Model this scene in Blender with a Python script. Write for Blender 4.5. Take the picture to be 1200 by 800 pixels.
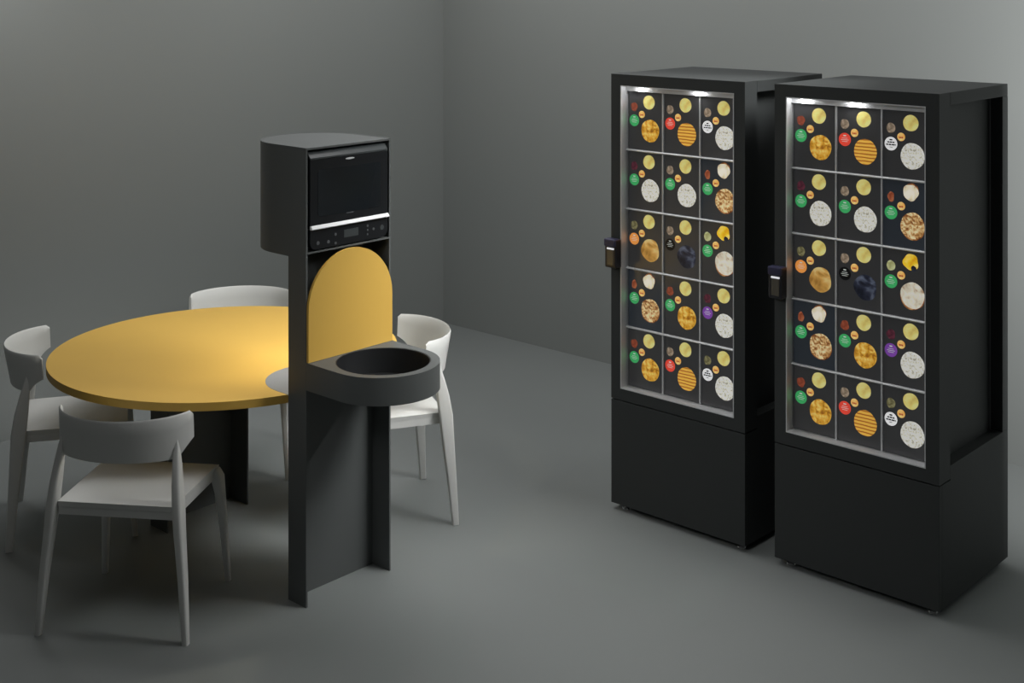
import bpy, bmesh, math, random
from mathutils import Vector, Matrix
random.seed(4)
scene = bpy.context.scene
COL = scene.collection
for o in list(bpy.data.objects):
    bpy.data.objects.remove(o, do_unlink=True)
PI = math.pi
rad = math.radians

# ------------------------------------------------------------------ camera
FPX, HORIZON, CAM_H, YAW = 1551.0, -27.0, 2.24, 132.3
cd = bpy.data.cameras.new('camera')
cam = bpy.data.objects.new('camera', cd)
COL.objects.link(cam)
cam.location = (0, 0, CAM_H)
cam.rotation_euler = (PI / 2, 0, rad(YAW - 90))
cd.sensor_fit = 'HORIZONTAL'
cd.sensor_width = 36.0
cd.lens = FPX / 1200 * 36.0
cd.shift_y = (HORIZON - 400) / 1200
cd.clip_start = 0.05
scene.camera = cam

# ------------------------------------------------------------------ world, lamps, exposure
w = bpy.data.worlds.new('world')
scene.world = w
w.use_nodes = True
bg = w.node_tree.nodes['Background']
bg.inputs[0].default_value = (0.95, 1.0, 0.99, 1)
bg.inputs[1].default_value = 0.045
scene.view_settings.view_transform = 'Standard'
scene.view_settings.look = 'None'
scene.view_settings.gamma = 1.0
scene.view_settings.exposure = 0.0
scene.view_settings.use_curve_mapping = False


def area(name, loc, target, sx, sy, power, color=(1, 1, 1), spread=180):
    ld = bpy.data.lights.new(name, 'AREA')
    ld.shape = 'RECTANGLE'
    ld.size, ld.size_y = sx, sy
    ld.energy = power
    ld.color = color
    ld.spread = rad(spread)
    o = bpy.data.objects.new(name, ld)
    COL.objects.link(o)
    o.location = loc
    d = Vector(target) - Vector(loc)
    o.rotation_euler = d.to_track_quat('-Z', 'Y').to_euler()
    return o


LP = {'L': 6.5, 'J': 2.2, 'W': 0.02, 'A': 7.5, 'B': 31, 'C': 7, 'D': 5.5, 'E': 3, 'F': 7.5, 'H': 70, 'I': 1.8, 'K': 4.5, 'M': 8, 'T': 2.8}
bg.inputs[1].default_value = LP['W']


def lamp_if(k, *a, **kw):
    if LP[k] > 0:
        area(*a[:5], LP[k], *a[5:], **kw)


lamp_if('A', 'overhead_softbox', (-3.2, 3.2, 3.5), (-3.2, 3.2001, 0), 1.8, 1.8)
lamp_if('B', 'overhead_softbox', (-4.7, 4.1, 3.5), (-4.7, 4.1001, 0), 1.6, 1.6)
lamp_if('C', 'wall_washer', (-4.8, 5.55, 2.95), (-4.8, 5.75, 0), 2.2, 0.25)
lamp_if('D', 'wall_washer', (-2.6, 5.55, 2.95), (-2.6, 5.75, 0), 2.0, 0.25)
lamp_if('E', 'wall_washer', (-5.6, 4.6, 2.85), (-5.8, 4.6, 0), 0.25, 2.2)
lamp_if('F', 'wall_washer', (-5.72, 2.9, 2.62), (-5.85, 2.9, 0), 0.2, 1.8)
lamp_if('H', 'wall_softbox', (-0.85, 4.95, 1.5), (-0.85, 6, 1.5), 1.7, 2.2)
lamp_if('L', 'station_softbox', (-2.35, 4.25, 2.5), (-3.95, 3.65, 0.85), 1.2, 1.0, spread=40)  # unseen fill light, added to brighten the station front and arch
lamp_if('M', 'overhead_softbox', (-2.85, 4.55, 3.6), (-2.85, 4.5501, 0), 0.9, 0.5)
lamp_if('J', 'front_softbox', (-2.7, 0.3, 2.9), (-2.8, 4.4, 0.8), 0.9, 0.7, spread=50)  # fill light added to lift the machine fronts
lamp_if('K', 'overhead_softbox', (-3.4, 1.3, 3.5), (-3.4, 1.3001, 0), 1.4, 1.0)  # camera-side fill, added for the nearest chair and floor

# ------------------------------------------------------------------ materials


def nmat(name):
    m = bpy.data.materials.new(name)
    m.use_nodes = True
    nt = m.node_tree
    return m, nt, nt.nodes['Principled BSDF']


def mat(name, col, rough=0.5, metal=0.0, spec=0.5, emit=0.0, noise=None, bump=None, coat=0.0):
    """plain principled material; noise=(scale, amount) mottles the colour, bump=(scale, strength)"""
    m, nt, b = nmat(name)
    L = nt.links
    b.inputs['Base Color'].default_value = (*col, 1)
    b.inputs['Roughness'].default_value = rough
    b.inputs['Metallic'].default_value = metal
    b.inputs['Specular IOR Level'].default_value = spec
    b.inputs['Coat Weight'].default_value = coat
    if emit:
        b.inputs['Emission Color'].default_value = (*col, 1)
        b.inputs['Emission Strength'].default_value = emit
    if noise or bump:
        tc = nt.nodes.new('ShaderNodeTexCoord')
    if noise:
        n = nt.nodes.new('ShaderNodeTexNoise')
        n.inputs['Scale'].default_value = noise[0]
        n.inputs['Detail'].default_value = 5
        L.new(tc.outputs['Object'], n.inputs['Vector'])
        r = nt.nodes.new('ShaderNodeValToRGB')
        a = noise[1]
        r.color_ramp.elements[0].position = 0.3
        r.color_ramp.elements[1].position = 0.7
        r.color_ramp.elements[0].color = (*[c * (1 - a) for c in col], 1)
        r.color_ramp.elements[1].color = (*[min(1, c * (1 + a)) for c in col], 1)
        L.new(n.outputs['Fac'], r.inputs['Fac'])
        L.new(r.outputs['Color'], b.inputs['Base Color'])
    if bump:
        n2 = nt.nodes.new('ShaderNodeTexNoise')
        n2.inputs['Scale'].default_value = bump[0]
        n2.inputs['Detail'].default_value = 4
        L.new(tc.outputs['Object'], n2.inputs['Vector'])
        bn = nt.nodes.new('ShaderNodeBump')
        bn.inputs['Strength'].default_value = bump[1]
        bn.inputs['Distance'].default_value = 0.002
        L.new(n2.outputs['Fac'], bn.inputs['Height'])
        L.new(bn.outputs['Normal'], b.inputs['Normal'])
    return m


EMIT = 0.46   # glow added to the printed colours so the compartment graphics look lit


def print_mat(name, cols, scale=55.0, pos=(0.32, 0.5, 0.68), kind='noise', emit=EMIT, distortion=0.6):
    m, nt, b = nmat(name)
    L = nt.links
    tc = nt.nodes.new('ShaderNodeTexCoord')
    r = nt.nodes.new('ShaderNodeValToRGB')
    els = r.color_ramp.elements
    els[0].position, els[0].color = pos[0], (*cols[0], 1)
    els[1].position, els[1].color = pos[-1], (*cols[-1], 1)
    for p, c in zip(pos[1:-1], cols[1:-1]):
        e = els.new(p)
        e.color = (*c, 1)
    if kind == 'noise':
        n = nt.nodes.new('ShaderNodeTexNoise')
        n.inputs['Scale'].default_value = scale
        n.inputs['Detail'].default_value = 3
        n.inputs['Distortion'].default_value = distortion
    elif kind == 'wave':
        n = nt.nodes.new('ShaderNodeTexWave')
        n.bands_direction = 'Z'
        n.inputs['Scale'].default_value = scale
        n.inputs['Distortion'].default_value = 1.2
        n.inputs['Detail'].default_value = 2
    else:
        n = nt.nodes.new('ShaderNodeTexVoronoi')
        n.inputs['Scale'].default_value = scale
    L.new(tc.outputs['Object'], n.inputs['Vector'])
    L.new(n.outputs[0 if kind != 'noise' else 'Fac'], r.inputs['Fac'])
    L.new(r.outputs['Color'], b.inputs['Base Color'])
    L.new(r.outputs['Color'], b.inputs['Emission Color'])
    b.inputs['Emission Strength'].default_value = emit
    b.inputs['Roughness'].default_value = 0.35
    return m


M = {}
M['wall'] = mat('grey_wall_paint', (0.27, 0.285, 0.275), 0.9, spec=0.15, bump=(180, 0.05))
M['floor'] = mat('grey_floor_coating', (0.225, 0.24, 0.235), 0.6, spec=0.3, noise=(0.8, 0.03))
M['black'] = mat('black_powder_coat', (0.046, 0.050, 0.0495), 0.62, spec=0.18, bump=(900, 0.05))
M['black_in'] = mat('black_inner_lining', (0.012, 0.013, 0.014), 0.5)
M['steel_dark'] = mat('anthracite_steel', (0.105, 0.113, 0.111), 0.5, spec=0.35, bump=(900, 0.04))
M['yellow'] = mat('yellow_laminate', (0.66, 0.41, 0.085), 0.42, spec=0.4, noise=(3, 0.02))
M['inset'] = mat('lavender_grey_inlay', (0.235, 0.245, 0.275), 0.45)
M['chair'] = mat('warm_white_shell', (0.70, 0.705, 0.68), 0.5, spec=0.4)
M['alu'] = mat('brushed_aluminium', (0.72, 0.73, 0.74), 0.45, metal=0.35)
M['chrome'] = mat('chrome', (0.8, 0.8, 0.8), 0.12, metal=1.0)
M['panel'] = mat('smoked_panel', (0.080, 0.080, 0.083), 0.28, spec=0.5, coat=0.2, emit=0.05)  # faint emission added to lift the dark tone, blue panel too
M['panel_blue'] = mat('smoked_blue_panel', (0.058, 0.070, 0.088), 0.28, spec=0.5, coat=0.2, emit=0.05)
M['glass_black'] = mat('black_oven_glass', (0.009, 0.012, 0.015), 0.15, spec=0.35)
M['oven'] = mat('dark_oven_plastic', (0.011, 0.0125, 0.0145), 0.32, spec=0.3)
M['white_bar'] = mat('polished_white_bar', (0.92, 0.93, 0.93), 0.25, emit=0.0)
M['mark'] = mat('grey_oven_symbol', (0.10, 0.105, 0.11), 0.5)
M['lcd'] = mat('grey_display', (0.05, 0.058, 0.060), 0.3)
M['reader'] = mat('reader_plastic', (0.016, 0.016, 0.020), 0.3)
M['reader_top'] = mat('reader_violet_cap', (0.035, 0.035, 0.075), 0.35)
M['reader_screen'] = mat('reader_screen', (0.05, 0.045, 0.035), 0.2, emit=0.25)
M['reader_bar'] = mat('reader_lit_line', (0.75, 0.76, 0.8), 0.3, emit=0.7)
M['led'] = mat('led_lens', (1, 1, 1), 0.3, emit=1.6)
M['lamp'] = mat('warm_lamp_lens', (1, 0.86, 0.6), 0.3, emit=6.0)
M['rubber'] = mat('black_rubber', (0.015, 0.015, 0.015), 0.7)
# prints
P = {}
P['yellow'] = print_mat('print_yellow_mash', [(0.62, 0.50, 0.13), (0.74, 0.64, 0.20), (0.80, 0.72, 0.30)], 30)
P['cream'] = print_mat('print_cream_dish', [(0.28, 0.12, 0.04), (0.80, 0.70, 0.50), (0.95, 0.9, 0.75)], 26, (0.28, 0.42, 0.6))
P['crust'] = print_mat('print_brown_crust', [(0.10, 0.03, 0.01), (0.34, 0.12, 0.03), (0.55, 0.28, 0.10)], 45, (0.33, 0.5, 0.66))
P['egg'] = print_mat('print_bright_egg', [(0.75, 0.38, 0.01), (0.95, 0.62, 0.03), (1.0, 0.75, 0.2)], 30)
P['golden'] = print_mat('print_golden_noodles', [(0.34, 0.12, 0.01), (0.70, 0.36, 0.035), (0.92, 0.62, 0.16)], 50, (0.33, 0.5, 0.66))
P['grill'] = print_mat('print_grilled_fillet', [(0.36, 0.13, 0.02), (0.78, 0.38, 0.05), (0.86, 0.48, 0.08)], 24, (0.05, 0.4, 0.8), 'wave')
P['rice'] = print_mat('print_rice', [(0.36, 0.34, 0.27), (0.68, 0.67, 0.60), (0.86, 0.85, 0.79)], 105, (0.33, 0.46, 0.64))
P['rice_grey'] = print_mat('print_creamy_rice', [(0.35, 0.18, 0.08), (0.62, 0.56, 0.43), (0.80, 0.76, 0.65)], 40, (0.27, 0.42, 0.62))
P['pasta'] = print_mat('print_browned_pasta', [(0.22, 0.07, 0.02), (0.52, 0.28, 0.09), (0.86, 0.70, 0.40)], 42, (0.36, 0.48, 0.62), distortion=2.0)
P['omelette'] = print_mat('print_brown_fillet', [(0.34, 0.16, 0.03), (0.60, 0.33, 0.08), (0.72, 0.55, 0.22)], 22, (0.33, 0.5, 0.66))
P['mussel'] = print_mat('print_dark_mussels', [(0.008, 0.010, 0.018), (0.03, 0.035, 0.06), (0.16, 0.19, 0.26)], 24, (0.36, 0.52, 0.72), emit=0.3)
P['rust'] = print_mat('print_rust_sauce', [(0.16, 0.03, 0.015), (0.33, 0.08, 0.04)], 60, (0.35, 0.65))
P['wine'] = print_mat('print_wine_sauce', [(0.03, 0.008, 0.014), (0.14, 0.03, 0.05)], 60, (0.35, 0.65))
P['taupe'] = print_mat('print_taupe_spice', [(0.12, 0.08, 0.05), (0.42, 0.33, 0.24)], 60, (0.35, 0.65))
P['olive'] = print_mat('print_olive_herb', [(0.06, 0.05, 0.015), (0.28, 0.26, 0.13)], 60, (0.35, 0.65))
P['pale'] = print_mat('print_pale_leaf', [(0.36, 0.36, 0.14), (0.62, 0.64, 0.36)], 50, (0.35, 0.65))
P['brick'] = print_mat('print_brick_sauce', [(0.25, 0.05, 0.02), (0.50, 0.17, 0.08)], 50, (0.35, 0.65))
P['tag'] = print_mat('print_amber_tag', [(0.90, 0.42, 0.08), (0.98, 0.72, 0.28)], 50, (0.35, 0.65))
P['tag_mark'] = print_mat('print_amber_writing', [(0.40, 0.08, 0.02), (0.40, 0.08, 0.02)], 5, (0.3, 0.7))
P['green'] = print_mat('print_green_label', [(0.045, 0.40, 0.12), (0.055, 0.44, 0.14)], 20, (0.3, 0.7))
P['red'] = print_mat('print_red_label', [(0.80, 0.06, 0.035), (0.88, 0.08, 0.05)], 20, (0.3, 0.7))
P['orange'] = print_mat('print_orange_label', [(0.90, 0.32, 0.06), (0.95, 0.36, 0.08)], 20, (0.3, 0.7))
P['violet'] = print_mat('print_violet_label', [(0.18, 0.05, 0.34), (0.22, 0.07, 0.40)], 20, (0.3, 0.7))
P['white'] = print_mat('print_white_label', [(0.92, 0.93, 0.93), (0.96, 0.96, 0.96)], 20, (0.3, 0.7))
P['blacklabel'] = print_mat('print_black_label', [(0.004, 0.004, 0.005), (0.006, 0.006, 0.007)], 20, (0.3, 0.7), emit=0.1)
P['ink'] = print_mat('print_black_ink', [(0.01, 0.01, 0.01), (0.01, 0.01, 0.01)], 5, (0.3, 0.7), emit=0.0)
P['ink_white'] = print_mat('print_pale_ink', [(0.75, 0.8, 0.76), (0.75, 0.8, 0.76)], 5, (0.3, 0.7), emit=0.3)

# ------------------------------------------------------------------ mesh helpers


def link(name, bm, mats, parent=None, loc=None, smooth=False, angle=35):
    bmesh.ops.recalc_face_normals(bm, faces=bm.faces)
    me = bpy.data.meshes.new(name)
    bm.to_mesh(me)
    bm.free()
    for m in (mats if isinstance(mats, (list, tuple)) else [mats]):
        me.materials.append(m)
    if smooth:
        me.polygons.foreach_set('use_smooth', [True] * len(me.polygons))
        try:
            me.set_sharp_from_angle(angle=rad(angle))
        except Exception:
            pass
    o = bpy.data.objects.new(name, me)
    COL.objects.link(o)
    if parent:
        o.parent = parent
    if loc:
        o.location = loc
    return o


def thing(name, label, cat, loc=(0, 0, 0), rz=0, group=None):
    o = bpy.data.objects.new(name, None)
    COL.objects.link(o)
    o.empty_display_size = 0.1
    o.location = loc
    o.rotation_euler = (0, 0, rz)
    o['label'] = label
    o['category'] = cat
    if group:
        o['group'] = group
    return o


def dup(root, loc, rz, label, group=None):
    r = root.copy()
    COL.objects.link(r)
    r.location = loc
    r.rotation_euler = (0, 0, rz)
    r['label'] = label
    if group:
        r['group'] = group
    for ch in list(root.children):
        c = ch.copy()
        COL.objects.link(c)
        c.parent = r
        for g in list(ch.children):
            d = g.copy()
            COL.objects.link(d)
            d.parent = c
    return r


def box(bm, x0, x1, y0, y1, z0, z1, bev=0.0, seg=2, mi=0):
    vs = [bm.verts.new((x, y, z)) for x in (x0, x1) for y in (y0, y1) for z in (z0, z1)]
    idx = [(0, 1, 3, 2), (4, 6, 7, 5), (0, 4, 5, 1), (2, 3, 7, 6), (0, 2, 6, 4), (1, 5, 7, 3)]
    fs = [bm.faces.new([vs[i] for i in f]) for f in idx]
    for f in fs:
        f.material_index = mi
    if bev:
        es = list({e for f in fs for e in f.edges})
        r = bmesh.ops.bevel(bm, geom=es, offset=bev, segments=seg, profile=0.5, affect='EDGES')
        for f in r['faces']:
            f.material_index = mi
    return bm


def bx(*a, **k):
    return box(bmesh.new(), *a, **k)


def prism(bm, pts, z0, z1, axis='z', mi=0, holes=None):
    """extrude a closed 2-D outline; axis z: (x,y); axis x: (y,z); axis y: (x,z)"""
    def P3(p, h):
        return {'z': (p[0], p[1], h), 'x': (h, p[0], p[1]), 'y': (p[0], h, p[1])}[axis]
    n = len(pts)
    a = [bm.verts.new(P3(p, z0)) for p in pts]
    b = [bm.verts.new(P3(p, z1)) for p in pts]
    fs = [bm.faces.new(a[::-1]), bm.faces.new(b)]
    for i in range(n):
        fs.append(bm.faces.new((a[i], a[(i + 1) % n], b[(i + 1) % n], b[i])))
    for f in fs:
        f.material_index = mi
    return fs


def ring_prism(bm, outer, inner, z0, z1):
    """outline with a hole: outer and inner have the same number of points"""
    n = len(outer)
    V = [[bm.verts.new((p[0], p[1], z)) for p in pts] for pts in (outer, inner) for z in (z0, z1)]
    ob, ot, ib, it = V
    for i in range(n):
        j = (i + 1) % n
        bm.faces.new((ob[i], ob[j], ot[j], ot[i]))
        bm.faces.new((ib[j], ib[i], it[i], it[j]))
        bm.faces.new((ot[i], ot[j], it[j], it[i]))
        bm.faces.new((ob[j], ob[i], ib[i], ib[j]))


def cyl(bm, x, y, z0, z1, r, r2=None, seg=32, mi=0):
    r2 = r if r2 is None else r2
    a = [bm.verts.new((x + r * math.cos(2 * PI * i / seg), y + r * math.sin(2 * PI * i / seg), z0)) for i in range(seg)]
    b = [bm.verts.new((x + r2 * math.cos(2 * PI * i / seg), y + r2 * math.sin(2 * PI * i / seg), z1)) for i in range(seg)]
    fs = [bm.faces.new(a[::-1]), bm.faces.new(b)]
    for i in range(seg):
        j = (i + 1) % seg
        fs.append(bm.faces.new((a[i], a[j], b[j], b[i])))
    for f in fs:
        f.material_index = mi


def loft(bm, secs):
    """secs: list of equally long loops of 3-D points"""
    L = [[bm.verts.new(p) for p in s] for s in secs]
    n = len(L[0])
    for a, b in zip(L, L[1:]):
        for i in range(n):
            j = (i + 1) % n
            bm.faces.new((a[i], a[j], b[j], b[i]))
    bm.faces.new(L[0][::-1])
    bm.faces.new(L[-1])
    return bm


def rrect(cx, cy, z, hx, hy, r, seg=4):
    pts = []
    for sx, sy, a0 in ((1, 1, 0), (-1, 1, 90), (-1, -1, 180), (1, -1, 270)):
        for k in range(seg + 1):
            a = rad(a0 + 90 * k / seg)
            pts.append((cx + sx * (hx - r) + r * math.cos(a), cy + sy * (hy - r) + r * math.sin(a), z))
    return pts


# ------------------------------------------------------------------ the room
WX, WY = -6.11, 6.05


def struct(name, bm, m):
    o = link(name, bm, m)
    o['kind'] = 'structure'
    return o


struct('floor', bx(WX - 0.2, 2.2, -1.5, WY + 0.2, -0.1, 0.0), M['floor'])
struct('wall_left', bx(WX - 0.15, WX, -1.5, WY + 0.15, 0.0, 3.8), M['wall'])
struct('wall_right', bx(WX, 2.2, WY, WY + 0.15, 0.0, 3.8), M['wall'])

# ------------------------------------------------------------------ vending machines
MW, MD, MH, MB = 0.658, 0.602, 1.832, 0.025
DT = 0.088          # door thickness
SEAM, LEDGE, OPB, OPT = 0.466, 0.513, 0.514, 1.785
FR, REC = 0.050, 0.045


def disc(bm, cx, cz, r, y, mi, ry=None, seg=28, wob=0.0, ph=0.0, t=0.0004):
    vs = []
    for i in range(seg):
        a = 2 * PI * i / seg
        k = 1 + wob * (0.55 * math.sin(3 * a + ph) + 0.45 * math.sin(5 * a + 2.1 * ph + 1))
        vs.append((cx + r * k * math.cos(a), cz + (ry or r) * k * math.sin(a)))
    # a print: a plate 0.4 mm thick on the panel face
    n = len(vs)
    f = [bm.verts.new((x, y - t, z)) for x, z in vs]
    b = [bm.verts.new((x, y, z)) for x, z in vs]
    fs = [bm.faces.new(f)]
    for i in range(n):
        j = (i + 1) % n
        fs.append(bm.faces.new((f[i], b[i], b[j], f[j])))
    for q in fs:
        q.material_index = mi


ROWS = [
    [('rust', 'yellow', 'green', 'golden', 0), ('taupe', 'yellow', 'red', 'grill', 0), ('taupe', 'yellow', 'white', 'rice', 0)],
    [('wine', 'yellow', 'green', 'rice', 0), ('taupe', 'yellow', 'green', 'rice', 0), ('brick', 'cream', 'green', 'pasta', 1)],
    [('olive', 'yellow', 'orange', 'omelette', 0), ('taupe', 'yellow', 'blacklabel', 'mussel', 0), ('pale', 'egg', 'green', 'rice_grey', 0)],
    [('brick', 'cream', 'green', 'pasta', 1), ('rust', 'yellow', 'green', 'golden', 0), ('wine', 'yellow', 'violet', 'rice', 0)],
    [('rust', 'yellow', 'green', 'golden', 0), ('taupe', 'yellow', 'red', 'grill', 0), ('olive', 'yellow', 'white', 'rice', 0)],
]
WORDS = {'golden': 'golden noodles', 'grill': 'a grilled fillet', 'rice': 'pale rice', 'pasta': 'browned pasta',
         'omelette': 'a brown fillet', 'mussel': 'dark mussels', 'rice_grey': 'creamy rice'}
LABW = {'green': 'green', 'red': 'red', 'white': 'white', 'orange': 'orange', 'blacklabel': 'black', 'violet': 'violet'}


def display_panel(root, x0, z0, pw, ph, y, spec, k):
    sauce, top, lab, dish, blue = spec
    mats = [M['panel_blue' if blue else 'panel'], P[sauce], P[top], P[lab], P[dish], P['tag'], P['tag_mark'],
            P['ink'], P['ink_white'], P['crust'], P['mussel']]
    bm = bx(0.002, pw - 0.002, 0.0, 0.012, 0.002, ph - 0.002, bev=0.001, seg=1)
    U = lambda u: u * pw
    V = lambda v: (1 - v) * ph
    wob = {'yellow': 0.015, 'cream': 0.08, 'egg': 0.10, 'golden': 0.025, 'grill': 0.02, 'rice': 0.02, 'pasta': 0.04,
           'omelette': 0.05, 'mussel': 0.05, 'rice_grey': 0.03, 'rust': 0.1, 'wine': 0.1, 'taupe': 0.05, 'olive': 0.06,
           'pale': 0.05, 'brick': 0.12}
    disc(bm, U(0.185), V(0.265), pw * (0.068 if sauce in ('brick',) else 0.092), 0, 1, ry=pw * 0.10, wob=wob[sauce], ph=k)
    disc(bm, U(0.60), V(0.175), pw * 0.160, 0, 2, wob=wob[top], ph=k * 1.3)
    disc(bm, U(0.40), V(0.385), pw * 0.082, 0, 5)
    disc(bm, U(0.185), V(0.495), pw * 0.134, 0, 3)
    disc(bm, U(0.635), V(0.650), pw * 0.248, 0, 4, ry=pw * 0.258, wob=wob[dish], ph=k * 0.7)
    if dish in ('pasta', 'rice_grey'):
        disc(bm, U(0.635) + pw * (0.006 if dish == 'pasta' else -0.004), V(0.650) - pw * 0.022, pw * 0.252, 0, 9, ry=pw * 0.262, wob=0.03, ph=k, t=0.0002)
    if top == 'cream':
        disc(bm, U(0.60) + pw * 0.015, V(0.175) + pw * 0.035, pw * 0.150, 0, 9, wob=0.05, ph=k, t=0.0002)
    if top == 'egg':
        disc(bm, U(0.66), V(0.175) - pw * 0.115, pw * 0.055, 0, 10, wob=0.08, ph=k, t=0.0006)
    # small writing on the round labels
    def strip(cx, cz, hw, hh, mi):
        box(bm, cx - hw, cx + hw, -0.0008, -0.0003, cz - hh, cz + hh, mi=mi)
    cx, cz = U(0.40), V(0.385)
    for d, hw in ((-0.030, 0.012), (0.0, 0.012), (0.030, 0.012)):
        strip(cx + d * pw, cz - 0.012 * pw, hw * pw, 0.018 * pw, 6)
    cx, cz = U(0.185), V(0.495)
    ink = 7 if lab == 'white' else 8
    kk = 1.0 if lab == 'white' else 0.45
    strip(cx, cz + 0.078 * pw, 0.030 * pw, 0.014 * pw * (1 if lab == 'white' else 0.8), ink)
    if lab == 'white':
        for d, hw in ((-0.055, 0.020), (0.0, 0.026), (0.055, 0.020)):
            strip(cx + d * pw, cz + 0.030 * pw, hw * pw, 0.014 * pw, ink)
        for d, hw in ((-0.078, 0.022), (-0.020, 0.026), (0.045, 0.030), (0.092, 0.010)):
            strip(cx + d * pw, cz - 0.018 * pw, hw * pw, 0.014 * pw, ink)
        strip(cx, cz - 0.066 * pw, 0.034 * pw, 0.006 * pw, ink)
    else:
        for row, hw in ((0.028, 0.060), (-0.006, 0.085), (-0.040, 0.060)):
            strip(cx, cz + row * pw, hw * pw, 0.0045 * pw, ink)
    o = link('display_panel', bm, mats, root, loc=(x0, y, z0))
    o['label'] = 'dark panel showing %s and a %s round label' % (WORDS[dish], LABW[lab])
    return o


def vending_machine(label, loc, glints):
    """origin: middle of the footprint on the floor; local -y is the front"""
    root = thing('vending_machine', label, 'vending machine', loc, 0, 'pair of black food vending machines')
    h = MW / 2
    yf, yb = -MD / 2, MD / 2
    blk = M['black']
    # base cabinet
    bm = bmesh.new()
    prism(bm, [(yf + 0.0225, MB), (yb, MB), (yb, LEDGE), (yf + DT + 0.001, LEDGE), (yf + DT + 0.001, SEAM - 0.005), (yf + 0.0225, SEAM - 0.005)], -h, h, axis='x')
    link('base_cabinet', bm, blk, root)
    link('base_front_panel', bx(-h, h, yf, yf + 0.022, MB, SEAM - 0.005, bev=0.0015), blk, root)
    # upper carcass with recessed sides, full width back frame and top
    bm = bx(-h + 0.046, h - 0.046, yf + DT - 0.01, yb - 0.02, LEDGE - 0.005, 1.79)
    box(bm, -h, h, yb - 0.05, yb, LEDGE + 0.001, 1.7855)
    link('upper_cabinet', bm, blk, root)
    link('top_cover', bx(-h, h, yf + DT + 0.001, yb, 1.786, MH, bev=0.002), blk, root)
    # door frame: four members round the opening
    bm = bmesh.new()
    box(bm, -h, -h + FR, yf, yf + DT, SEAM, MH)
    box(bm, h - FR, h, yf, yf + DT, SEAM, MH)
    box(bm, -h + FR, h - FR, yf, yf + DT, SEAM, OPB)
    box(bm, -h + FR, h - FR, yf, yf + DT, OPT, MH)
    box(bm, -h + FR, h - FR, yf + REC + 0.014, yf + DT, OPB, OPT)
    door = link('door', bm, blk, root)
    # aluminium lining of the opening
    t, yp = 0.004, yf + REC
    x0, x1 = -h + FR, h - FR
    bm = bmesh.new()
    box(bm, x0, x0 + t, yf - 0.0015, yp + 0.012, OPB, OPT)
    box(bm, x1 - t, x1, yf - 0.0015, yp + 0.012, OPB, OPT)
    box(bm, x0 + t, x1 - t, yf - 0.0015, yp + 0.012, OPB, OPB + t)
    box(bm, x0 + t, x1 - t, yf - 0.0015, yp + 0.012, OPT - t, OPT)
    box(bm, x0 + t, x1 - t, yp - 0.014, yp + 0.012, OPT - 0.024, OPT - t)
    link('display_frame', bm, M['alu'], door)
    xi0, xi1, zi0, zi1 = x0 + t, x1 - t, OPB + t, OPT - 0.024
    cw, chh = (xi1 - xi0) / 3, (zi1 - zi0) / 5
    for r in range(5):
        for c in range(3):
            display_panel(root, xi0 + c * cw, zi1 - (r + 1) * chh, cw, chh, yp, ROWS[r][c], 3 * r + c)
    for c in (1, 2):
        x = xi0 + c * cw
        link('divider_bar', bx(x - 0.0035, x + 0.0035, yp - 0.006, yp + 0.004, zi0, zi1, bev=0.0012), M['alu'], root)
    for r in range(1, 5):
        z = zi1 - r * chh
        bm = bmesh.new()
        # rounded nose bar
        pts = [(yp + 0.004, z - 0.004)] + [(yp - 0.008 + 0.004 * math.sin(-PI / 2 - PI * k / 8) * 0 - 0.004 * math.sin(PI * k / 8), z - 0.004 + 0.008 * k / 8) for k in range(9)] + [(yp + 0.004, z + 0.004)]
        prism(bm, pts, xi0, xi1, axis='x')
        link('shelf_bar', bm, M['alu'], root, smooth=True)
    # glowing plates added on the top bar as its bright glints, with point lights
    for lx in glints:
        bm = bmesh.new()
        box(bm, lx - 0.0085, lx + 0.0085, yp - 0.0155, yp - 0.0135, OPT - 0.0235, OPT - 0.005)
        ld = link('led_lamp', bm, M['led'], root)
        li = bpy.data.lights.new('led_light', 'POINT')
        li.energy = 0.08 if LP['I'] > 0 else 0
        li.shadow_soft_size = 0.008
        lo = bpy.data.objects.new('led_light', li)
        COL.objects.link(lo)
        lo.parent = ld
        lo.location = (lx, yp - 0.022, OPT - 0.012)
    # fill light added under the door top, brightening the floor in front
    li = bpy.data.lights.new('led_strip_light', 'AREA')
    li.shape = 'RECTANGLE'
    li.size, li.size_y = 0.50, 0.012
    li.energy = LP['I']
    li.spread = rad(88)
    lo = bpy.data.objects.new('led_strip_light', li)
    COL.objects.link(lo)
    lo.parent = door
    lo.location = (0, yf + 0.014, OPT - 0.010)
    lo.rotation_euler = Vector((0, -0.75, -1)).to_track_quat('-Z', 'Y').to_euler()
    # card reader on the left door edge
    bm = bx(-h - 0.004, -h + 0.056, yf - 0.040, yf - 0.001, 1.022, 1.142, bev=0.006)
    cr = link('card_reader', bm, M['reader'], root)
    link('reader_cap', bx(-h - 0.003, -h + 0.055, yf - 0.048, yf - 0.012, 1.112, 1.144, bev=0.005), M['reader_top'], cr)
    link('reader_screen', bx(-h + 0.010, -h + 0.044, yf - 0.0425, yf - 0.038, 1.034, 1.098, bev=0.002), M['reader_screen'], cr)
    link('reader_light', bx(-h + 0.010, -h + 0.046, yf - 0.044, yf - 0.038, 1.100, 1.107, bev=0.001), M['reader_bar'], cr)
    # levelling feet
    for sx in (-1, 1):
        for sy in (-1, 1):
            bm = bmesh.new()
            cyl(bm, sx * (h - 0.045), sy * (MD / 2 - 0.045), 0.0, 0.006, 0.019, 0.017)
            cyl(bm, sx * (h - 0.045), sy * (MD / 2 - 0.045), 0.006, MB + 0.004, 0.008)
            link('levelling_foot', bm, M['chrome'], root, smooth=True)
    return root


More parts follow.
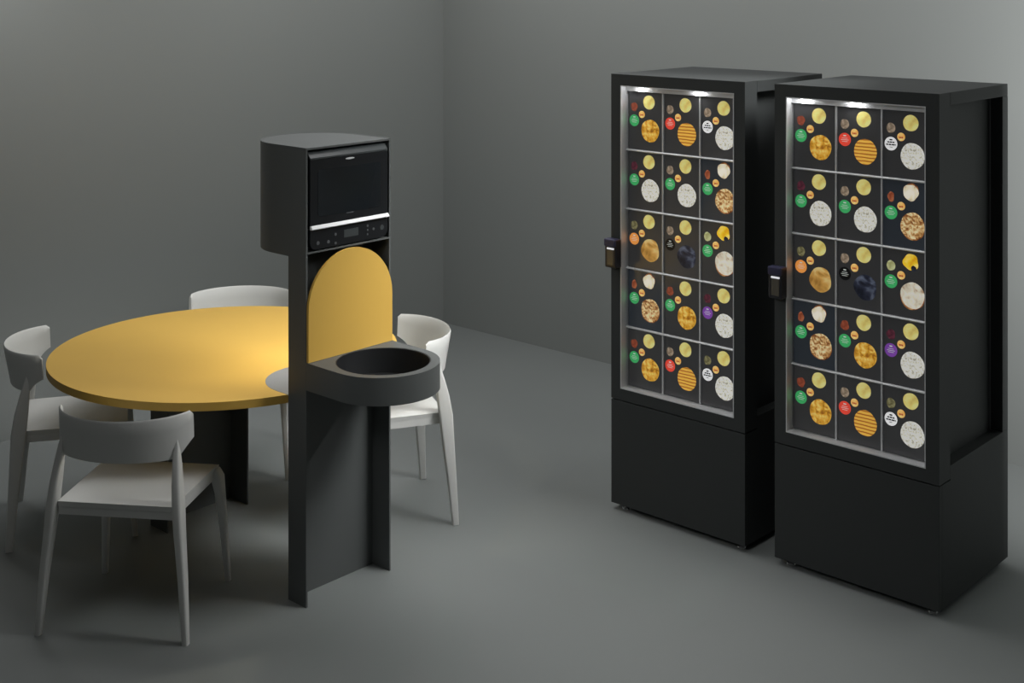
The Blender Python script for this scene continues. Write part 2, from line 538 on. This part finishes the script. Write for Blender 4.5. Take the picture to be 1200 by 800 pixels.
YM = 4.415 + MD / 2
vending_machine('black food vending machine standing farther left, nearer the yellow table', (-3.122, YM, 0), (-0.20, -0.186, 0.085, 0.105))
vending_machine('black food vending machine nearer the camera, rightmost of the pair', (-2.332, YM, 0), (-0.225, -0.203, -0.02, 0.008))

# ------------------------------------------------------------------ microwave station
SF, SB = -3.703, -3.803            # front and back of the post
SY0, SY1 = 2.983, 3.388
SYC, SR = (SY0 + SY1) / 2, (SY1 - SY0) / 2
st = thing('microwave_station', 'tall anthracite steel station with yellow arch and round waste opening beside the table',
           'kiosk', (SB + 0.05, SYC, 0))
LX = lambda x: x - (SB + 0.05)
T = 0.007


def U_outline(xf, xc, r, yc=0.0, sgn=-1, seg=28):
    """open front at xf, half circle about xc on the other end"""
    pts = [(xf, yc + r)]
    for k in range(seg + 1):
        a = PI / 2 + PI * k / seg if sgn < 0 else PI / 2 - PI * k / seg
        pts.append((xc + r * math.cos(a), yc + r * math.sin(a)))
    pts.append((xf, yc - r))
    return pts


HXC, HZ0, HZ1, SHZ = LX(-3.90), 1.235, 1.632, 1.260
xf, xb = LX(SF), LX(SB)
sd = M['steel_dark']
for s in (-1, 1):
    y0, y1 = (-SR, -SR + T) if s < 0 else (SR - T, SR)
    link('side_panel', bx(xb, xf, y0, y1, 0, HZ0, bev=0.0), sd, st)
link('rear_panel', bx(xb, xb + 0.006, -SR + T, SR - T, 0, SHZ - 0.006), sd, st)
# hood: curved shell, top and bottom plates
bm = bmesh.new()
o_ = U_outline(xf, HXC, SR)
i_ = U_outline(xf, HXC, SR - T)
n = len(o_)
ob = [bm.verts.new((p[0], p[1], HZ0)) for p in o_]
ot = [bm.verts.new((p[0], p[1], HZ1)) for p in o_]
ib = [bm.verts.new((p[0], p[1], HZ0)) for p in i_]
it = [bm.verts.new((p[0], p[1], HZ1)) for p in i_]
for i in range(n - 1):
    bm.faces.new((ob[i], ob[i + 1], ot[i + 1], ot[i]))
    bm.faces.new((ib[i + 1], ib[i], it[i], it[i + 1]))
    bm.faces.new((ot[i], ot[i + 1], it[i + 1], it[i]))
    bm.faces.new((ob[i + 1], ob[i], ib[i], ib[i + 1]))
for i in (0, n - 1):
    bm.faces.new((ob[i], ot[i], it[i], ib[i]))
link('hood_shell', bm, sd, st, smooth=True)
bm = bmesh.new()
prism(bm, U_outline(xf, HXC, SR - T), HZ1 - 0.008, HZ1 - 0.001)
link('hood_top', bm, sd, st)
bm = bmesh.new()
prism(bm, U_outline(xb, HXC, SR - T), HZ0, HZ0 + 0.008)
link('hood_floor', bm, sd, st)
bm = bmesh.new()
prism(bm, U_outline(xf, HXC, SR - T), SHZ - 0.006, SHZ)
link('shelf', bm, sd, st)
# lamp under the hood, over the table
LPX = LX(-3.985)
bm = bmesh.new()
cyl(bm, LPX, 0, HZ0 - 0.006, HZ0, 0.034)
lamp = link('lamp_housing', bm, M['black'], st, smooth=True)
bm = bmesh.new()
cyl(bm, LPX, 0, HZ0 - 0.0075, HZ0 - 0.0055, 0.027)
link('lamp_lens', bm, M['lamp'], lamp, smooth=True)
ll = bpy.data.lights.new('table_lamp_light', 'AREA')
ll.shape = 'DISK'
ll.size = 0.054
ll.energy = LP['T']
ll.color = (1.0, 0.93, 0.72)
ll.spread = rad(150)
lo = bpy.data.objects.new('table_lamp_light', ll)
COL.objects.link(lo)
lo.parent = lamp
lo.location = (LPX, 0, HZ0 - 0.010)
lo.rotation_euler = (0, rad(18), 0)
# yellow arch
AR, AZ = SR - 0.002, 1.050
pts = [(-AR, 0.871)] + [(AR, 0.871)] + [(AR * math.cos(PI * k / 40), AZ + (1.250 - AZ) * math.sin(PI * k / 40)) for k in range(41)]
bm = bmesh.new()
prism(bm, pts, xf + 0.001, xf + 0.012, axis='x')
link('arched_backboard', bm, M['yellow'], st, smooth=True, angle=40)
# waste ring on the front
TZ0, TZ1, TXC, HR = 0.773, 0.870, LX(-3.520), 0.170
seg = 96
outer, inner = [], []
for k in range(seg):
    a = 2 * PI * k / seg
    inner.append((TXC + HR * math.cos(a), HR * math.sin(a)))
    c, s = math.cos(a), math.sin(a)
    if c >= 0:
        outer.append((TXC + SR * c, SR * s))
    else:
        # squared back: project on the rectangle
        L = TXC - xf - 0.0005
        kx = L / max(-c, 1e-6)
        ky = SR / max(abs(s), 1e-6)
        q = min(kx, ky)
        outer.append((TXC + q * c, q * s))
# put exact corners in
for s in (1, -1):
    best = min(range(seg), key=lambda k: (outer[k][0] - xf) ** 2 + (outer[k][1] - s * SR) ** 2)
    outer[best] = (xf + 0.0005, s * SR)
bm = bmesh.new()
ring_prism(bm, outer, inner, TZ0, TZ1)
link('waste_ring', bm, sd, st, smooth=True)
bm = bmesh.new()
cyl(bm, TXC, 0, TZ0 + 0.001, TZ0 + 0.006, HR + 0.004, seg=64)
link('waste_flap', bm, M['black_in'], st)
bm = bmesh.new()
cs = [[((HR - d) * math.cos(2 * PI * k / 96) + TXC, (HR - d) * math.sin(2 * PI * k / 96)) for k in range(96)] for d in (0.0002, 0.004)]
ring_prism(bm, cs[0], cs[1], TZ0 + 0.006, TZ1 - 0.0015)
link('waste_liner', bm, M['black_in'], st, smooth=True)  # black tube added to darken the inside of the hole

# ------------------------------------------------------------------ microwave oven, stands on the shelf
MZ0, MZ1 = SHZ + 0.0008, 1.622
mw = thing('microwave_oven', 'black compact microwave oven with a bright bar handle, inside the tall station', 'microwave',
           (SB + 0.05, SYC, MZ0))
Z = lambda z: z - MZ0
mh = 0.185
bm = bmesh.new()
prism(bm, U_outline(xf - 0.022, HXC + 0.01, mh), Z(MZ0 + 0.006), Z(1.612))
link('oven_body', bm, M['oven'], mw, smooth=True)
xo = xf + 0.002
# front upper part: the door, with a sloped top lip
bm = bmesh.new()
zt, zb_ = Z(1.604), Z(1.352)
pr = [(-0.024, zb_), (0.0, zb_), (0.0, zt - 0.018), (-0.022, zt + 0.002), (-0.024, zt + 0.002)]
a = [bm.verts.new((xo + p[0], -mh, p[1])) for p in pr]
b = [bm.verts.new((xo + p[0], mh, p[1])) for p in pr]
bm.faces.new(a[::-1]); bm.faces.new(b)
for i in range(len(pr)):
    j = (i + 1) % len(pr)
    bm.faces.new((a[i], a[j], b[j], b[i]))
door = link('oven_door', bm, M['oven'], mw)
bm = bmesh.new()
prism(bm, [(xo - 0.030, zt + 0.003), (xo - 0.022, zt + 0.003), (xo - 0.002, zt - 0.016), (xo + 0.001, zt - 0.016), (xo + 0.001, zt - 0.010), (xo - 0.018, zt + 0.012), (xo - 0.030, zt + 0.012)], -mh, mh, axis='y')
link('door_lip', bm, M['lcd'], door)
pts = []
for sx, sz, a0 in ((1, 1, 0), (-1, 1, 90), (-1, -1, 180), (1, -1, 270)):
    for k in range(5):
        an = rad(a0 + 90 * k / 4)
        pts.append((sx * 0.138 + 0.012 * math.cos(an), Z(1.465) + sz * 0.072 + 0.012 * math.sin(an)))
bm = bmesh.new()
prism(bm, pts, xo - 0.001, xo + 0.0012, axis='x')
link('door_window', bm, M['glass_black'], door)
bm = bmesh.new()
prism(bm, [(0.021 * math.cos(2 * PI * k / 24), Z(1.577) + 0.0035 * math.sin(2 * PI * k / 24)) for k in range(24)], xo - 0.001, xo + 0.001, axis='x')
link('badge', bm, M['alu'], door)
bm = bmesh.new()
box(bm, xo - 0.001, xo + 0.0014, -0.016, 0.016, Z(1.377), Z(1.380))
link('door_print', bm, M['mark'], door)
bm = bmesh.new()
prism(bm, [(xo - 0.002, Z(1.339)), (xo + 0.010, Z(1.339)), (xo + 0.012, Z(1.342)), (xo + 0.004, Z(1.3525)), (xo - 0.002, Z(1.3525))], -mh, mh, axis='y')
link('door_handle', bm, M['white_bar'], mw)
# control strip with rounded lower corners
pts = [(mh, Z(1.338)), (-mh, Z(1.338))]
for sx, a0 in ((-1, 180), (1, 270)):
    for k in range(7):
        an = rad(a0 + 90 * k / 6)
        pts.append((sx * (mh - 0.026) + 0.026 * math.cos(an), Z(1.266) + 0.026 + 0.026 * math.sin(an)))
bm = bmesh.new()
prism(bm, pts, xo - 0.024, xo, axis='x')
cp = link('control_panel', bm, M['oven'], mw)
link('display', bx(xo - 0.001, xo + 0.001, -0.028, 0.040, Z(1.290), Z(1.318), bev=0.0), M['lcd'], cp)
for (dy, z, r) in ((-0.150, 1.288, 0.007), (-0.102, 1.286, 0.006), (-0.068, 1.308, 0.005), (-0.068, 1.276, 0.005),
                   (0.085, 1.318, 0.0045), (0.085, 1.302, 0.0035), (0.085, 1.286, 0.0035), (0.115, 1.302, 0.005),
                   (0.157, 1.302, 0.009)):
    bm = bmesh.new()
    prism(bm, [(dy + r * math.cos(2 * PI * k / 20), Z(z) + r * math.sin(2 * PI * k / 20)) for k in range(20)], xo - 0.001, xo + 0.0014, axis='x')
    link('button', bm, M['mark'] if r < 0.008 else M['lcd'], cp)
for sy in (-1, 1):
    bm = bmesh.new()
    cyl(bm, xo - 0.040, sy * 0.15, 0, 0.008, 0.010)
    link('oven_foot', bm, M['rubber'], mw)

# ------------------------------------------------------------------ round table
TC, TR_, TT = Vector((-4.469, 3.190, 0)), 0.690, 0.735
tb = thing('round_table', 'round yellow table on a dark steel pedestal, set against the tall station', 'table', TC)
cut = SB - 0.001 - TC.x
pts = []
a0 = math.acos(cut / TR_) if cut < TR_ else 0.0
N = 128
for k in range(N + 1):
    a = a0 + (2 * PI - 2 * a0) * k / N
    pts.append((TR_ * math.cos(a), TR_ * math.sin(a)))
if a0 == 0.0:
    pts.pop()
bm = bmesh.new()
fs = prism(bm, pts, TT - 0.030, TT)
es = [e for f in fs[:2] for e in f.edges]
bmesh.ops.bevel(bm, geom=es, offset=0.002, segments=2, affect='EDGES')
link('tabletop', bm, M['yellow'], tb, smooth=True, angle=30)
# lavender grey inlay next to the station
bm = bmesh.new()
prism(bm, [(p[0], p[1]) for p in U_outline(cut - 0.001, -3.872 - TC.x, 0.2015, yc=SYC - TC.y)], TT - 0.001, TT + 0.0008)
ii = link('tabletop_inlay', bm, M['inset'], tb)
ii['label'] = 'lavender grey inlay at the edge of the yellow top'
PF, PB = -4.615 - TC.x, -4.735 - TC.x
py0, py1 = 3.008 - TC.y, 3.407 - TC.y
bm = bmesh.new()
box(bm, PB, PF, py0, py0 + T, 0, TT - 0.030)
box(bm, PB, PF, py1 - T, py1, 0, TT - 0.030)
box(bm, PB, PB + T, py0 + T, py1 - T, 0, TT - 0.030)
link('pedestal', bm, sd, tb)

# ------------------------------------------------------------------ chairs
def chair_mesh():
    root = thing('dining_chair', '', 'chair', (0, 0, 0), 0, 'white chairs around the round table')
    m = M['chair']
    # local: x right, y forward, origin on the floor between the rear feet
    # seat: a slab with a shallow dish and rounded rim
    nx, ny = 14, 14
    bm = bmesh.new()
    def half(t):
        return 0.207 + 0.010 * t
    top, bot = {}, {}
    for i in range(nx + 1):
        for j in range(ny + 1):
            u, v = i / nx * 2 - 1, j / ny
            # soften corners
            x = u * half(v)
            y = 0.028 + 0.415 * v
            rim = max(abs(u), abs(2 * v - 1))
            z = 0.452 - 0.010 * (1 - u * u) * math.sin(PI * min(1, v * 1.05)) - (0.006 if rim > 0.97 else 0) - 0.012 * max(0, v - 0.85) / 0.15 * 0.5
            top[i, j] = bm.verts.new((x, y, z))
            bot[i, j] = bm.verts.new((x * 0.99, 0.232 + (y - 0.232) * 0.99, 0.428))
    for i in range(nx):
        for j in range(ny):
            bm.faces.new((top[i, j], top[i + 1, j], top[i + 1, j + 1], top[i, j + 1]))
            bm.faces.new((bot[i, j], bot[i, j + 1], bot[i + 1, j + 1], bot[i + 1, j]))
    for i in range(nx):
        bm.faces.new((top[i, 0], bot[i, 0], bot[i + 1, 0], top[i + 1, 0]))
        bm.faces.new((top[i, ny], top[i + 1, ny], bot[i + 1, ny], bot[i, ny]))
    for j in range(ny):
        bm.faces.new((top[0, j], top[0, j + 1], bot[0, j + 1], bot[0, j]))
        bm.faces.new((top[nx, j], bot[nx, j], bot[nx, j + 1], top[nx, j + 1]))
    link('seat', bm, m, root, smooth=True, angle=50)
    # rails under the seat
    bm = bmesh.new()
    hz0, hz1 = 0.400, 0.432
    o4 = [(-0.205, 0.032), (0.205, 0.032), (0.214, 0.438), (-0.214, 0.438)]
    i4 = [(-0.190, 0.048), (0.190, 0.048), (0.198, 0.420), (-0.198, 0.420)]
    ring_prism(bm, o4, i4, hz0, hz1)
    link('seat_rail', bm, m, root)
    # backrest: curved band
    bm = bmesh.new()
    n, th = 40, 0.013
    TH = rad(78)
    secs = []
    for k in range(n + 1):
        t = k / n * 2 - 1
        a = t * TH
        sx = 0.238 / math.sin(TH)
        sy = 0.16 / (1 - math.cos(TH))
        px, pyy = sx * math.sin(a), -0.04 + sy * (1 - math.cos(a))
        nxn, nyn = math.sin(a) / sx, -math.cos(a) / sy     # outward normal
        l = math.hypot(nxn, nyn)
        nxn, nyn = nxn / l, nyn / l
        e = abs(px)
        zt = 0.750
        end = max(0.0, (abs(t) - 0.955) / 0.045)
        zt -= 0.012 * end ** 2.5
        q = max(0.0, (e - 0.205) / (0.238 - 0.205))
        zb = 0.600 + 0.055 * min(1, q)
        lean = 0.030 * math.cos(a) * 1.0
        sec = []
        for (u, v) in ((0, 0), (0.5, -0.12), (1, 0), (1.0, 0.33), (1, 0.66), (1, 0.95), (0.5, 1.0), (0, 0.95), (0, 0.66), (0, 0.33)):
            z = zb + (zt - zb) * max(0, v)
            if v < 0:
                z = zb - 0.002
            ln = lean * (1 - (z - 0.60) / 0.15)
            taper = 0.82 + 0.18 * (1 - max(0, v))
            off = (u - 0.5) * th * taper
            sec.append((px + nxn * off, pyy + nyn * off + ln, z))
        secs.append(sec)
    loft(bm, secs)
    link('backrest', bm, m, root, smooth=True, angle=50)
    # legs
    for s in (-1, 1):
        bm = bmesh.new()
        prof = [(0.0, 0.262, 0.0, 0.0105, 0.0135), (0.20, 0.247, 0.014, 0.0132, 0.020), (0.36, 0.231, 0.026, 0.0152, 0.026),
                (0.44, 0.2245, 0.032, 0.0158, 0.029), (0.52, 0.217, 0.042, 0.0145, 0.026), (0.58, 0.2115, 0.052, 0.0125, 0.020),
                (0.62, 0.2080, 0.0580, 0.0105, 0.014), (0.645, 0.2065, 0.0610, 0.0075, 0.009), (0.668, 0.2055, 0.0632, 0.0035, 0.0045)]
        loft(bm, [rrect(s * x, y, z, hx, hy, min(hx, hy) * 0.6) for z, x, y, hx, hy in prof])
        link('leg', bm, m, root, smooth=True, angle=60)
    for s in (-1, 1):
        bm = bmesh.new()
        prof = [(0.0, 0.240, 0.475, 0.010, 0.011), (0.20, 0.229, 0.458, 0.013, 0.016), (0.34, 0.220, 0.444, 0.016, 0.022),
                (0.40, 0.213, 0.436, 0.020, 0.028), (0.430, 0.205, 0.426, 0.018, 0.022), (0.436, 0.203, 0.424, 0.014, 0.017)]
        loft(bm, [rrect(s * x, y, z, hx, hy, min(hx, hy) * 0.55) for z, x, y, hx, hy in prof])
        link('leg', bm, m, root, smooth=True, angle=60)
    return root


CH = [((-4.016, 2.400), 124.74, 'white chair nearest the camera, seen from behind in front of the yellow table'),
      ((-5.147, 2.635), 58.27, 'white chair at the far left, its rounded back toward the left wall'),
      ((-5.226, 3.835), -42.27, 'white chair behind the yellow table, mostly hidden by the tabletop'),
      ((-4.048, 3.981), 240.96, 'white chair seen behind the round waste opening, right of the station post')]
proto = None
for (x, y), a, lab in CH:
    if proto is None:
        proto = chair_mesh()
        proto.location = (x, y, 0)
        proto.rotation_euler = (0, 0, rad(a - 90))
        proto['label'] = lab
    else:
        dup(proto, (x, y, 0), rad(a - 90), lab)
